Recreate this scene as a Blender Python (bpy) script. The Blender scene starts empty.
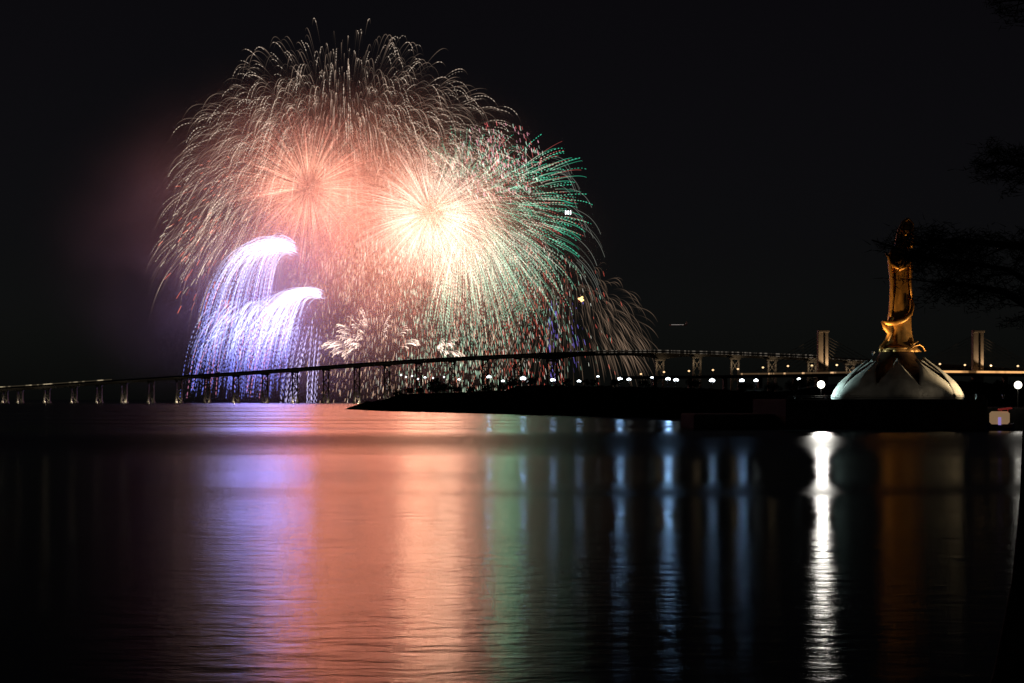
import bpy, bmesh, math, random
import numpy as np
from mathutils import Vector, Matrix
R = math.radians
random.seed(7); rng = np.random.default_rng(11)
S = bpy.context.scene
COL = S.collection

# ------------------------------------------------------------------ camera, sky, moon, exposure
F, HY, EYE = 1707.0, 399.5, 4.3          # focal length in pixels, horizon row, eye height above the water
cd = bpy.data.cameras.new('camera'); cam = bpy.data.objects.new('camera', cd); COL.objects.link(cam)
cam.location = (0, 0, EYE); cam.rotation_euler = (R(90), 0, 0)
cd.sensor_width = 36; cd.lens = 60.0; cd.shift_y = (HY - 341.5) / 1024
cd.clip_start = 0.1; cd.clip_end = 60000
S.camera = cam
W = bpy.data.worlds.new('World'); S.world = W; W.use_nodes = True
nt = W.node_tree; nt.nodes.clear()
sky = nt.nodes.new('ShaderNodeTexSky'); sky.sky_type = 'NISHITA'; sky.sun_disc = False
sky.sun_elevation = R(38); sky.sun_rotation = R(150)
hs = nt.nodes.new('ShaderNodeHueSaturation'); hs.inputs['Saturation'].default_value = 0.45; hs.inputs['Hue'].default_value = 0.62
bg = nt.nodes.new('ShaderNodeBackground'); bg.inputs['Strength'].default_value = 0.00066
wo = nt.nodes.new('ShaderNodeOutputWorld')
nt.links.new(sky.outputs[0], hs.inputs['Color']); nt.links.new(hs.outputs[0], bg.inputs['Color']); nt.links.new(bg.outputs[0], wo.inputs[0])
sd = bpy.data.lights.new('moonlight', 'SUN'); sd.energy = 0.004; sd.angle = R(0.5); sd.color = (0.85, 0.9, 1)
so = bpy.data.objects.new('moonlight', sd); COL.objects.link(so); so.rotation_euler = (R(52), 0, R(150))
vs = S.view_settings; vs.view_transform = 'Standard'; vs.look = 'None'; vs.exposure = 0; vs.gamma = 1
S.display_settings.display_device = 'sRGB'
cy = S.cycles
cy.max_bounces = 5; cy.diffuse_bounces = 1; cy.glossy_bounces = 2; cy.volume_bounces = 0; cy.transparent_max_bounces = 32
cy.sample_clamp_indirect = 6; cy.use_denoising = True
try: cy.denoiser = 'OPENIMAGEDENOISE'; cy.denoising_input_passes = 'RGB'
except Exception: pass
cy.volume_step_rate = 0.6; cy.volume_max_steps = 64
cy.caustics_reflective = False; cy.caustics_refractive = False
cy.use_adaptive_sampling = False

def P(x, y, D):
    """the point seen at pixel x, y when it stands D metres out"""
    return Vector(((x - 512) / F * D, D, EYE + (HY - y) / F * D))
def PX(x, D): return (x - 512) / F * D
def PZ(y, D): return EYE + (HY - y) / F * D

# ------------------------------------------------------------------ materials
def mat(name, col, rough=0.7, metal=0.0, noise=None, bump=None, emit=None, estr=0.0, sample=False):
    m = bpy.data.materials.new(name); m.use_nodes = True
    n = m.node_tree.nodes; l = m.node_tree.links
    b = n['Principled BSDF']
    b.inputs['Base Color'].default_value = (*col, 1); b.inputs['Roughness'].default_value = rough
    b.inputs['Metallic'].default_value = metal
    if rough >= 0.8: b.inputs['Specular IOR Level'].default_value = 0.06
    if noise:
        sc, amt = noise
        tc = n.new('ShaderNodeTexCoord'); t = n.new('ShaderNodeTexNoise'); t.inputs['Scale'].default_value = sc
        t.inputs['Detail'].default_value = 6
        r = n.new('ShaderNodeValToRGB')
        r.color_ramp.elements[0].position = 0.3; r.color_ramp.elements[1].position = 0.7
        r.color_ramp.elements[0].color = (*[c * (1 - amt) for c in col], 1)
        r.color_ramp.elements[1].color = (*[min(1, c * (1 + amt)) for c in col], 1)
        l.new(tc.outputs['Object'], t.inputs['Vector']); l.new(t.outputs['Fac'], r.inputs['Fac']); l.new(r.outputs['Color'], b.inputs['Base Color'])
        if bump:
            bp = n.new('ShaderNodeBump'); bp.inputs['Strength'].default_value = bump[0]; bp.inputs['Distance'].default_value = bump[1]
            l.new(t.outputs['Fac'], bp.inputs['Height']); l.new(bp.outputs['Normal'], b.inputs['Normal'])
    if emit:
        b.inputs['Emission Color'].default_value = (*emit, 1); b.inputs['Emission Strength'].default_value = estr
        m.cycles.emission_sampling = 'AUTO' if sample else 'NONE'
    return m
def spark_mat(name, k=0.5):
    """glowing metal sparks: each spark gives off the colour it burns with"""
    m = bpy.data.materials.new(name); m.use_nodes = True
    n = m.node_tree.nodes; l = m.node_tree.links; n.clear()
    o = n.new('ShaderNodeOutputMaterial'); e = n.new('ShaderNodeEmission'); a = n.new('ShaderNodeAttribute')
    a.attribute_name = 'burn'; e.inputs['Strength'].default_value = k
    tr = n.new('ShaderNodeBsdfTransparent'); ad = n.new('ShaderNodeAddShader')   # burning gas: it glows and lets what is behind it through
    l.new(a.outputs['Color'], e.inputs['Color']); l.new(e.outputs[0], ad.inputs[0]); l.new(tr.outputs[0], ad.inputs[1]); l.new(ad.outputs[0], o.inputs['Surface'])
    m.cycles.emission_sampling = 'NONE'
    return m
M = {}
M['concrete'] = mat('weathered concrete', (0.26, 0.25, 0.23), 0.85, noise=(0.4, 0.3))
M['bridge'] = mat('bridge concrete', (0.2, 0.19, 0.18), 0.85, noise=(0.08, 0.3))
M['pylon'] = mat('pylon concrete', (0.42, 0.36, 0.3), 0.8, noise=(0.3, 0.12))
M['steel'] = mat('galvanised steel', (0.25, 0.26, 0.27), 0.45, 0.7, noise=(3, 0.2))
M['petal'] = mat('pale cast lotus petal', (0.48, 0.45, 0.39), 0.7, noise=(0.8, 0.35), bump=(0.4, 0.06))
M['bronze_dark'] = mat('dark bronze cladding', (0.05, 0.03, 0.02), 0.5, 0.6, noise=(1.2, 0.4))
M['bronze'] = mat('golden bronze', (0.45, 0.235, 0.07), 0.45, 0.7, noise=(0.9, 0.25), bump=(0.25, 0.06))
M['cable'] = mat('dark cable sheath', (0.13, 0.12, 0.11), 0.8)
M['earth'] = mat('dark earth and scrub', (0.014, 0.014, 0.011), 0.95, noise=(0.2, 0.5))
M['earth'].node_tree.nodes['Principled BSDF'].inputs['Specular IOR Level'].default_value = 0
M['leaf'] = mat('dark leaves', (0.035, 0.055, 0.025), 0.7, noise=(1.5, 0.5))
M['needle'] = mat('pine needles', (0.03, 0.045, 0.025), 0.8, noise=(6, 0.4))
M['bark'] = mat('rough bark', (0.07, 0.055, 0.045), 0.95, noise=(9, 0.6), bump=(0.9, 0.03))
M['paving'] = mat('promenade paving', (0.16, 0.15, 0.14), 0.9, noise=(2, 0.3))
M['shed'] = mat('painted sheet metal', (0.32, 0.36, 0.34), 0.6, noise=(0.5, 0.2))
M['white_lamp'] = mat('white floodlight glass', (0.8, 0.8, 0.8), 0.3, emit=(0.86, 0.95, 1.0), estr=5)
M['small_lamp'] = mat('pale lamp glass', (0.8, 0.8, 0.8), 0.3, emit=(0.95, 0.97, 1.0), estr=3.5)
M['quay_lamp'] = mat('warm white floodlight glass', (0.8, 0.8, 0.8), 0.3, emit=(1.0, 0.93, 0.78), estr=5, sample=True)
M['street_lamp'] = mat('sodium lamp glass', (0.8, 0.7, 0.5), 0.3, emit=(1.0, 0.66, 0.34), estr=1.5)
M['hull'] = mat('blue boat hull', (0.06, 0.05, 0.22), 0.4, noise=(2, 0.2))
M['orange'] = mat('orange hull band', (0.5, 0.12, 0.03), 0.4, noise=(2, 0.2))
M['cream'] = mat('self-glowing cream cabin wall', (0.6, 0.45, 0.28), 0.6, noise=(2, 0.2), emit=(1.0, 0.62, 0.33), estr=0.2)  # lamplight on the wall is put in as its own glow
M['red'] = mat('self-glowing red canvas', (0.5, 0.04, 0.03), 0.6, noise=(2, 0.2), emit=(0.9, 0.08, 0.07), estr=0.12)  # faint glow put into the canvas, which is no lamp
M['violet'] = mat('self-glowing violet banner cloth', (0.3, 0.2, 0.6), 0.6, emit=(0.5, 0.36, 0.9), estr=0.5)  # the banner's brightness is glow set in the cloth

# glowing ribbon with gaps, used for deck lamps, car lights and lit edges
def ribbon_mat(name, col, k, sc, thr):
    m = bpy.data.materials.new(name); m.use_nodes = True
    n = m.node_tree.nodes; l = m.node_tree.links; b = n['Principled BSDF']
    tc = n.new('ShaderNodeTexCoord'); t = n.new('ShaderNodeTexNoise'); t.noise_dimensions = '1D'
    sx = n.new('ShaderNodeSeparateXYZ'); l.new(tc.outputs['Object'], sx.inputs[0]); l.new(sx.outputs['X'], t.inputs['W'])
    t.inputs['Scale'].default_value = sc; t.inputs['Detail'].default_value = 2
    r = n.new('ShaderNodeMapRange'); r.inputs['From Min'].default_value = thr; r.inputs['From Max'].default_value = thr + 0.12
    r.inputs['To Min'].default_value = 0.08 * k; r.inputs['To Max'].default_value = k
    l.new(t.outputs['Fac'], r.inputs['Value']); l.new(r.outputs[0], b.inputs['Emission Strength'])
    b.inputs['Emission Color'].default_value = (*col, 1); b.inputs['Base Color'].default_value = (0.3, 0.25, 0.2, 1)
    m.cycles.emission_sampling = 'NONE'
    return m
M['ribbon_bright'] = ribbon_mat('bright amber deck lamps', (1.0, 0.5, 0.18), 1.05, 0.06, 0.38)
M['ribbon_dim'] = ribbon_mat('scattered amber car lights', (1.0, 0.6, 0.3), 0.9, 0.16, 0.6)  # broken glowing strip standing in for traffic on the lower bridge
M['ribbon_far'] = ribbon_mat('faint warm car light trails', (1.0, 0.8, 0.5), 0.4, 0.05, 0.5)  # glowing strip standing in for car light trails on the viaduct
M['ribbon_grey'] = ribbon_mat('faint glow of lit railing and beam', (1.0, 0.85, 0.68), 0.10, 0.3, 0.48)  # light on the railing and beam, put in as glowing strips

# ------------------------------------------------------------------ mesh helpers
def link(name, me, parent=None):
    o = bpy.data.objects.new(name, me); COL.objects.link(o)
    if parent: o.parent = parent
    return o
def obj(name, bm, m, parent=None, smooth=False):
    me = bpy.data.meshes.new(name); bm.normal_update(); bm.to_mesh(me); bm.free()
    me.materials.append(m)
    if smooth: me.polygons.foreach_set('use_smooth', [True] * len(me.polygons))
    return link(name, me, parent)
def tag(o, label, cat, group=None):
    o['label'] = label; o['category'] = cat
    if group: o['group'] = group
    return o
def thing(name, label, cat, loc, group=None, rz=0):
    o = bpy.data.objects.new(name, None); COL.objects.link(o)
    o.location = loc; o.rotation_euler = (0, 0, rz); o.empty_display_size = 0.5
    return tag(o, label, cat, group)
def struct(o): o['kind'] = 'structure'; return o
def box(bm, c, s, rot=None, bev=0):
    mx = Matrix.Translation(c) @ (rot or Matrix.Identity(4)) @ Matrix.Diagonal((*s, 1))
    r = bmesh.ops.create_cube(bm, size=1, matrix=mx)
    if bev:
        es = list({e for v in r['verts'] for e in v.link_edges})
        bmesh.ops.bevel(bm, geom=es, offset=bev, segments=1, affect='EDGES')
def bar(bm, a, b, r, n=6, r2=None):
    a = Vector(a); b = Vector(b); d = b - a
    q = d.to_track_quat('Z', 'Y').to_matrix().to_4x4()
    bmesh.ops.create_cone(bm, cap_ends=True, segments=n, radius1=r, radius2=r if r2 is None else r2, depth=d.length,
                          matrix=Matrix.Translation((a + b) / 2) @ q)
def tube(bm, pts, radii, n=8):
    rings = []
    for i, p in enumerate(pts):
        p = Vector(p); t = Vector(pts[min(i + 1, len(pts) - 1)]) - Vector(pts[max(i - 1, 0)]); t.normalize()
        u = t.cross(Vector((0, 1, 0.13))); u.normalize(); v = t.cross(u)
        rings.append([bm.verts.new(p + radii[i] * (math.cos(a) * u + math.sin(a) * v)) for a in [2 * math.pi * k / n for k in range(n)]])
    for a, b in zip(rings, rings[1:]):
        for k in range(n): bm.faces.new((a[k], a[(k + 1) % n], b[(k + 1) % n], b[k]))
    bm.faces.new(rings[0][::-1]); bm.faces.new(rings[-1])
def dup(root, loc, label=None):
    c = root.copy(); COL.objects.link(c); c.location = loc
    if label: c['label'] = label
    for ch in list(root.children):
        d = ch.copy(); COL.objects.link(d); d.parent = c
        for g in list(ch.children):
            e = g.copy(); COL.objects.link(e); e.parent = d
    return c
def lamp(name, kind, loc, power, col, radius=0.3, parent=None, target=None, cone=60, blend=0.5):
    d = bpy.data.lights.new(name, kind); d.energy = power; d.color = col; d.shadow_soft_size = radius
    o = bpy.data.objects.new(name, d); COL.objects.link(o)
    o.location = loc
    if parent: o.parent = parent
    if kind == 'SPOT':
        d.spot_size = R(cone); d.spot_blend = blend
        o.rotation_euler = (Vector(target) - Vector(loc)).to_track_quat('-Z', 'Y').to_euler()
    return o

# ------------------------------------------------------------------ water
def water_material():
    m = bpy.data.materials.new('rippled harbour water'); m.use_nodes = True
    n = m.node_tree.nodes; l = m.node_tree.links; n.clear()
    def N(t, **kw):
        q = n.new(t)
        for k_, v_ in kw.items(): setattr(q, k_, v_)
        return q
    def math_(op, a, b=None, clamp=False):
        q = N('ShaderNodeMath', operation=op, use_clamp=clamp)
        for i_, v_ in enumerate((a, b)):
            if v_ is None: continue
            if isinstance(v_, (int, float)): q.inputs[i_].default_value = v_
            else: l.new(v_, q.inputs[i_])
        return q.outputs[0]
    g = N('ShaderNodeNewGeometry'); sx = N('ShaderNodeSeparateXYZ'); l.new(g.outputs['Position'], sx.inputs[0])
    def noise(scale, detail, rough=.5):
        mp = N('ShaderNodeMapping'); mp.inputs['Scale'].default_value = scale; l.new(g.outputs['Position'], mp.inputs['Vector'])
        t = N('ShaderNodeTexNoise'); t.inputs['Scale'].default_value = 1; t.inputs['Detail'].default_value = detail; t.inputs['Roughness'].default_value = rough
        l.new(mp.outputs[0], t.inputs['Vector']); return t.outputs['Fac']
    # ruffled water everywhere, with calm lanes lying across the harbour
    wob = math_('MULTIPLY', math_('SUBTRACT', noise((0.012, 0.005, 1), 2), .5), 50)
    wob3 = math_('MULTIPLY', math_('SUBTRACT', noise((0.09, 0.03, 1), 4, .55), .5), 9)
    yy = math_('ADD', math_('ADD', sx.outputs['Y'], wob3), math_('ADD', wob, math_('MULTIPLY', sx.outputs['X'], -0.1)))
    def lane(c, w):
        d = math_('DIVIDE', math_('SUBTRACT', yy, c), w)
        return math_('POWER', 2.718, math_('MULTIPLY', math_('MULTIPLY', d, d), -1))
    wob2 = noise((0.003, 0.035, 1), 5, .6)
    calm = math_('ADD', lane(178, 46), math_('MULTIPLY', math_('MULTIPLY', lane(76, 6), .75), noise((0.03, 0.1, 1), 4)), True)
    far = N('ShaderNodeMapRange', interpolation_type='SMOOTHSTEP'); far.inputs['From Min'].default_value = 200; far.inputs['From Max'].default_value = 330; l.new(sx.outputs['Y'], far.inputs['Value'])
    st_ = N('ShaderNodeMapRange', interpolation_type='SMOOTHSTEP'); st_.inputs['From Min'].default_value = .42; st_.inputs['From Max'].default_value = .62; l.new(wob2, st_.inputs['Value'])
    calm = math_('MAXIMUM', calm, math_('MULTIPLY', math_('ADD', math_('MULTIPLY', st_.outputs[0], .6), .22), far.outputs[0]))
    pt = N('ShaderNodeMapRange', interpolation_type='SMOOTHSTEP'); pt.inputs['From Min'].default_value = .4; pt.inputs['From Max'].default_value = .7; l.new(noise((0.02, 0.09, 1), 5, .6), pt.inputs['Value'])
    calm = math_('ADD', calm, math_('MULTIPLY', math_('ADD', st_.outputs[0], pt.outputs[0]), .13), True)
    rg = N('ShaderNodeMapRange'); rg.inputs['To Min'].default_value = 0.13; rg.inputs['To Max'].default_value = 0.41; l.new(calm, rg.inputs['Value'])
    n2 = noise((0.55, 1.05, 1), 6, .58)
    bp = N('ShaderNodeBump'); bp.inputs['Strength'].default_value = 0.6; bp.inputs['Distance'].default_value = 0.055; l.new(n2, bp.inputs['Height'])
    gl = N('ShaderNodeBsdfGlossy', distribution='BECKMANN'); l.new(rg.outputs[0], gl.inputs['Roughness']); l.new(bp.outputs['Normal'], gl.inputs['Normal'])
    di = N('ShaderNodeBsdfDiffuse'); di.inputs['Color'].default_value = (0.004, 0.006, 0.008, 1)
    fr = N('ShaderNodeFresnel'); fr.inputs['IOR'].default_value = 1.33
    mx = N('ShaderNodeMixShader'); l.new(math_('MULTIPLY', fr.outputs[0], .55), mx.inputs[0]); l.new(di.outputs[0], mx.inputs[1]); l.new(gl.outputs[0], mx.inputs[2])
    o = N('ShaderNodeOutputMaterial'); l.new(mx.outputs[0], o.inputs['Surface'])
    return m
bm = bmesh.new()
vs_ = [bm.verts.new(p) for p in ((-15000, -200, 0), (15000, -200, 0), (15000, 30000, 0), (-15000, 30000, 0))]
bm.faces.new(vs_)
struct(obj('water', bm, water_material()))

# promenade the photograph is taken from (ends below the picture's lower edge)
bm = bmesh.new(); box(bm, (0, -16, 1.2), (400, 47, 3.0), bev=0.08)
struct(obj('promenade', bm, M['paving']))

# ------------------------------------------------------------------ headland
shore = [(345, 409.3), (352, 409.6), (380, 411), (440, 412.5), (540, 415), (640, 417.5), (720, 420), (800, 423), (900, 424), (1100, 424)]
crest = [(345, 409.0), (350, 406), (358, 402.6), (366, 401), (376, 399.5), (388, 396), (394, 393.5), (430, 393), (470, 391.5), (505, 390), (516, 386), (545, 385), (600, 386),
         (660, 386.5), (740, 388), (800, 391), (850, 392), (930, 383), (980, 381), (1100, 382)]
def lerp(tab, x):
    xs = [t[0] for t in tab]; return float(np.interp(x, xs, [t[1] for t in tab]))
def shoreD(x): return EYE * F / (lerp(shore, x) - HY)
def crestD(x): return shoreD(x) + min(150, 4 + (x - 345) * 1.6)
bm = bmesh.new(); rows = []
xs = [345 + 3.0 * i for i in range(252)]
for x in xs:
    ds, dc = shoreD(x), crestD(x); zc = max(0.15, PZ(lerp(crest, x), dc)) + random.uniform(-0.25, 0.25)
    row = []
    for k, v in enumerate((0, 0.03, 0.1, 0.3, 0.6, 1.0, 1.4, 2.2)):
        D = ds + (dc - ds) * v
        z = (-0.4, zc * 0.22, zc * 0.40, zc * 0.55, zc * 0.8, zc, zc * 0.92, -0.4)[k] + (random.uniform(-0.2, 0.2) if 0 < k < 7 else 0)
        row.append(bm.verts.new((PX(x, ds + (D - ds) * 0.4), D, z)))
    rows.append(row)
for a, b in zip(rows, rows[1:]):
    for k in range(7): bm.faces.new((a[k], b[k], b[k + 1], a[k + 1]))
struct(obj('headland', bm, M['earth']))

# trees: tapered trunk with limbs, a crown of many leaf faces
def leaf_crown(h, rad, n, z0, seed, flat=1.0, size=0.5):
    rr = random.Random(seed); bm = bmesh.new()
    cl = [(Vector((rr.gauss(0, rad * 0.42), rr.gauss(0, rad * 0.42), z0 + rr.uniform(0.1, 1) * (h - z0) * 0.92)), rad * rr.uniform(0.22, 0.5)) for _ in range(11)]
    for _ in range(n):
        c, r = rr.choice(cl)
        d = Vector((rr.gauss(0, 1), rr.gauss(0, 1), rr.gauss(0, 0.8) * flat)); d.normalize()
        p = c + d * r * rr.uniform(0.4, 1.05)
        u = Vector((rr.gauss(0, 1), rr.gauss(0, 1), rr.gauss(0, 1))).normalized(); v = u.orthogonal().normalized()
        s = size * rr.uniform(0.5, 1.1)
        bm.faces.new([bm.verts.new(p + q) for q in (u * s, v * s * 0.5, -u * s, -v * s * 0.5)])
    return bm
def make_tree(name, label, cat, loc, h, rad, n, seed, group, size=0.5):
    t = thing(name, label, cat, loc, group)
    rr = random.Random(seed); bm = bmesh.new()
    tube(bm, [(0, 0, -0.6), (0.05 * h, 0, h * 0.25), (0.02 * h, 0, h * 0.6)], [h * 0.035, h * 0.026, h * 0.012])
    for _ in range(4):
        a = rr.uniform(0, 6.3); z = h * rr.uniform(0.25, 0.5)
        bar(bm, (0.03 * h, 0, z), (math.cos(a) * rad * 0.6, math.sin(a) * rad * 0.6, z + h * 0.25), h * 0.012, 5, h * 0.004)
    obj('trunk', bm, M['bark'], t)
    obj('crown', leaf_crown(h, rad, n, h * 0.22, seed + 1, size=size), M['leaf'], t)
    return t
# the big rounded tree on the headland and the low scrub round it
def hz(x): return max(0.15, PZ(lerp(crest, x), crestD(x)))
def hl(x, back=0.0): return Vector((PX(x, shoreD(x) + (crestD(x) - shoreD(x)) * 0.4), crestD(x) + back, hz(x)))
def hlx(x, back=0.0):
    """a spot on the headland's crest seen at pixel column x"""
    D = crestD(x) + back; lo, hi = 345.0, 1100.0
    want = PX(x, D)
    for _ in range(40):
        mid = (lo + hi) / 2
        if PX(mid, shoreD(mid) + (crestD(mid) - shoreD(mid)) * 0.4) < want: lo = mid
        else: hi = mid
    return Vector((want, crestD(lo) + back, hz(lo) - 0.3))
p = hlx(437); make_tree('tree', 'dark rounded tree rising above the low tip of the headland, tallest there', 'tree', p, 6.5, 4.6, 1500, 40, None, 0.45)
p = hlx(443); make_tree('bush', 'dark bush against the foot of the tallest headland tree', 'bush', p, 3.6, 3.6, 900, 43, None, 0.4)
scrub = [(398, 2.2), (409, 2.4), (420, 2.0), (456, 2.6), (470, 2.2), (486, 2.3), (500, 2.6), (512, 3.6), (531, 3.0), (566, 2.4), (590, 2.2), (612, 2.4), (640, 2.0), (684, 2.5), (727, 2.2), (757, 2.4), (782, 3.0), (801, 3.2)]
proto = None
for i, (x, h) in enumerate(scrub):
    p = hlx(x, -3)
    proto3 = make_tree('bush', 'dark low bush in the scrub along the top of the headland', 'bush', p, h, h * 0.95, 420, 100 + 7 * i, 'low bushes along the headland', 0.42)
for i, x in enumerate((938, 949, 957, 966, 974, 985, 995, 1003, 1012, 1022)):
    D = 420; z = 2.4
    h = PZ(379 + (i * 37 % 5), D) - z
    make_tree('tree', 'dark leafy tree in the row behind the causeway, right of the lotus dome', 'tree', (PX(x, D), D + (i % 3) * 3, z), h, 2.9, 800, 300 + 11 * i, 'trees behind the causeway', 0.4)

# sheds behind the headland scrub
def shed(x0, x1, D, ybase, ytop, label):
    t = thing('shed', label, 'shed', P((x0 + x1) / 2, ybase, D)); w = (x1 - x0) / F * D; h = (ybase - ytop) / F * D
    bm = bmesh.new(); box(bm, (0, 0, h / 2 - 1), (w, 6, h + 2)); obj('wall', bm, M['concrete'], t)
    bm = bmesh.new()
    for s in (-1, 1): box(bm, (0, s * 1.7, h + 0.42), (w + 0.6, 3.7, 0.12), Matrix.Rotation(-s * 0.22, 4, 'X'))
    obj('roof', bm, M['shed'], t)
    lamp('shed_lamp', 'POINT', (0, -6.5, h + 1.2), 14, (0.85, 1, 0.9), 0.2, t)
for a in ((683, 697, 560, 396, 391.5, 'long low shed with a faintly lit pale roof, first of the three'),
          (703, 712, 555, 396, 391.8, 'smallest low shed with a faintly lit roof, between two longer sheds'),
          (744, 764, 540, 397, 391.0, 'longest low shed with a lit roof edge, nearest the statue')): shed(*a)
t = thing('fenced_shelter', 'low dark shelter with a rail fence near the tip of the headland', 'shelter', hlx(404, 2))
bm = bmesh.new(); box(bm, (0, 0, 1.6), (11, 3, 0.18)); obj('roof', bm, M['shed'], t)
bm = bmesh.new()
for k in range(7): bar(bm, (-5 + k * 1.66, -1.2, -0.5), (-5 + k * 1.66, -1.2, 1.55), 0.08)
for z in (0.5, 1.0): bar(bm, (-5, -1.2, z), (5, -1.2, z), 0.05)
obj('fence', bm, M['steel'], t)

# ------------------------------------------------------------------ long sea bridge
deck = [(-40, 391.2, 2150), (0, 388.8, 2130), (47, 386.0, 2100), (100, 382.2, 2060), (150, 378.8, 2030), (207, 375.0, 1990), (236, 373.2, 1970), (295, 369.2, 1930),
        (357, 364.6, 1890), (419, 360.4, 1840), (485, 356.8, 1790), (520, 355.2, 1760), (552, 353.6, 1730), (600, 352.6, 1700), (660, 352.2, 1650), (735, 354.2, 1590),
        (812, 357.2, 1540), (870, 360.6, 1510), (960, 366.5, 1480), (1060, 373, 1460)]
bridge = thing('sea_bridge', 'long dark viaduct climbing across the water in front of the fireworks', 'bridge', (0, 0, 0))
dx = np.array([d[0] for d in deck]); dyy = np.array([d[1] for d in deck]); dD = np.array([d[2] for d in deck])
def deckP(x, dy=0): return P(x, float(np.interp(x, dx, dyy)) + dy, float(np.interp(x, dx, dD)))
def sweep(path, prof):
    """sweep a cross-section (offset across, offset up) along a path"""
    bm = bmesh.new(); rings = []
    for i, p in enumerate(path):
        t = path[min(i + 1, len(path) - 1)] - path[max(i - 1, 0)]; t.z = 0; t.normalize(); nrm = Vector((t.y, -t.x, 0))
        pr = prof(i) if callable(prof) else prof
        rings.append([bm.verts.new(p + nrm * a + Vector((0, 0, z))) for a, z in pr])
    m = len(rings[0])
    for a, b in zip(rings, rings[1:]):
        for k in range(m): bm.faces.new((a[k], a[(k + 1) % m], b[(k + 1) % m], b[k]))
    bm.faces.new(rings[0][::-1]); bm.faces.new(rings[-1])
    bmesh.ops.recalc_face_normals(bm, faces=bm.faces)
    return bm
pxs = np.arange(-40, 1061, 6); path = [deckP(x) for x in pxs]
def girder(i):
    d = 3.0
    x = pxs[i]
    for c in (552, 660): d += 3.6 * max(0, 1 - abs(x - c) / 34) ** 1.6
    return [(-9, 0), (9, 0), (9, -0.7), (4.5, -1.3), (3.4, -d), (-3.4, -d), (-4.5, -1.3), (-9, -0.7)]
obj('deck', sweep(path, girder), M['bridge'], bridge)
for s in (1, -1):
    b_ = sweep([p + Vector((0, 0, 0.02)) for p in path], [(s * 8.9, 0), (s * 8.6, 0), (s * 8.6, 1.1), (s * 8.9, 1.1)])
    obj('parapet', b_, M['bridge'], bridge)
# glowing strips standing in for car light trails (left), lit railing and beam (right)
def deck_ribbon(x0, x1, m, lift, off, h=0.5):
    pp = [deckP(x) + Vector((0, 0, lift)) for x in np.arange(x0, x1 + 0.1, 4)]
    obj('deck_glow_strip', sweep(pp, [(off, 0), (off - 0.15, 0), (off - 0.15, h), (off, h)]), m, bridge)
deck_ribbon(-20, 118, M['ribbon_far'], 1.3, 8.9, 1.1)
deck_ribbon(572, 832, M['ribbon_grey'], 1.3, 8.9, 1.0)
deck_ribbon(600, 880, M['ribbon_grey'], -0.65, 9.12, 0.6)
piers = [5, 20, 47, 74, 99, 124, 151, 179, 207, 236, 265, 295, 326, 357, 387, 419, 452, 485, 518]
for i, x in enumerate(piers):
    top = deckP(x); z1 = top.z - 3.0; b = Vector((top.x, top.y, 0)); w = 3.0
    bm = bmesh.new()
    for s in (-1, 1): box(bm, b + Vector((s * w, 0, (z1 + 1) / 2)), (1.25, 2.6, z1 - 1))
    n = max(2, int(z1 / 7.0))
    for k in range(n):
        za, zb = 2 + (z1 - 3) * k / n, 2 + (z1 - 3) * (k + 1) / n
        s = 1 if k % 2 else -1
        bar(bm, b + Vector((-s * w, 0, za)), b + Vector((s * w, 0, zb)), 0.55, 4)
        bar(bm, b + Vector((-w, 0, zb)), b + Vector((w, 0, zb)), 0.42, 4)
    box(bm, b + Vector((0, 0, z1 - 0.6)), (2 * w + 2.6, 5, 1.4))
    o = obj('pier', bm, M['bridge'], bridge)
    for s in (-1, 1):
        bm = bmesh.new(); box(bm, b + Vector((s * w, 0, 0.9)), (3.4, 5, 2.2), bev=0.3); obj('pile_cap', bm, M['bridge'], o)
    lamp('pier_lamp', 'POINT', b + Vector((random.choice((-1, 1)) * 1.2, -3.2, 2.3)), random.choice((320, 620, 900, 420)), (1.0, 0.83, 0.55), 0.3, o)
for x in (552, 660, 697, 735, 772, 812, 850):
    top = deckP(x); z1 = top.z - (6.4 if x in (552, 660) else 3.0); b = Vector((top.x, top.y, 0)); w = 3.4 if x != 552 else 4.6
    bm = bmesh.new()
    for s in (-1, 1): box(bm, b + Vector((s * w, 0, (z1 + 1) / 2)), (1.5, 3, z1 - 1))
    box(bm, b + Vector((0, 0, z1 - 0.9)), (2 * w + 4, 6, 1.9), bev=0.3)
    for k in range(3):
        za = 6 + (z1 - 8) * k / 3; zb = 6 + (z1 - 8) * (k + 1) / 3
        bar(bm, b + Vector((-w, 0, za)), b + Vector((w, 0, zb)), 0.4, 4); bar(bm, b + Vector((w, 0, za)), b + Vector((-w, 0, zb)), 0.4, 4)
    o = obj('pier', bm, M['bridge'], bridge)
    if x > 600: lamp('pier_lamp', 'POINT', b + Vector((-0.8, -5.5, z1 - 6.5)), 700, (1.0, 0.72, 0.42), 0.4, o)

# ------------------------------------------------------------------ cable-stayed bridge
cs = thing('cable_stayed_bridge', 'cable-stayed bridge with two tall slab towers and amber lit deck', 'bridge', (0, 0, 0))
D2 = 1400
def lowP(x): return P(x, float(np.interp(x, [640, 780, 900, 1060], [376.2, 374.6, 372.6, 374.0])), D2 + (1000 - x) * 0.12)
lx = np.arange(620, 1061, 5); lp = [lowP(x) for x in lx]
obj('deck', sweep(lp, [(-8, 0), (8, 0), (8, -0.8), (5, -2.4), (-5, -2.4), (-8, -0.8)]), M['bridge'], cs)
def rib(x0, x1, m, h):
    pp = [lowP(x) + Vector((0, 0, 0.15)) for x in np.arange(x0, x1 + 0.1, 3)]
    obj('deck_lights', sweep(pp, [(8.2, 0), (8.05, 0), (8.05, h), (8.2, h)]), m, cs)
rib(938, 1050, M['ribbon_bright'], 1.7)
rib(740, 880, M['ribbon_dim'], 1.3)
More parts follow.
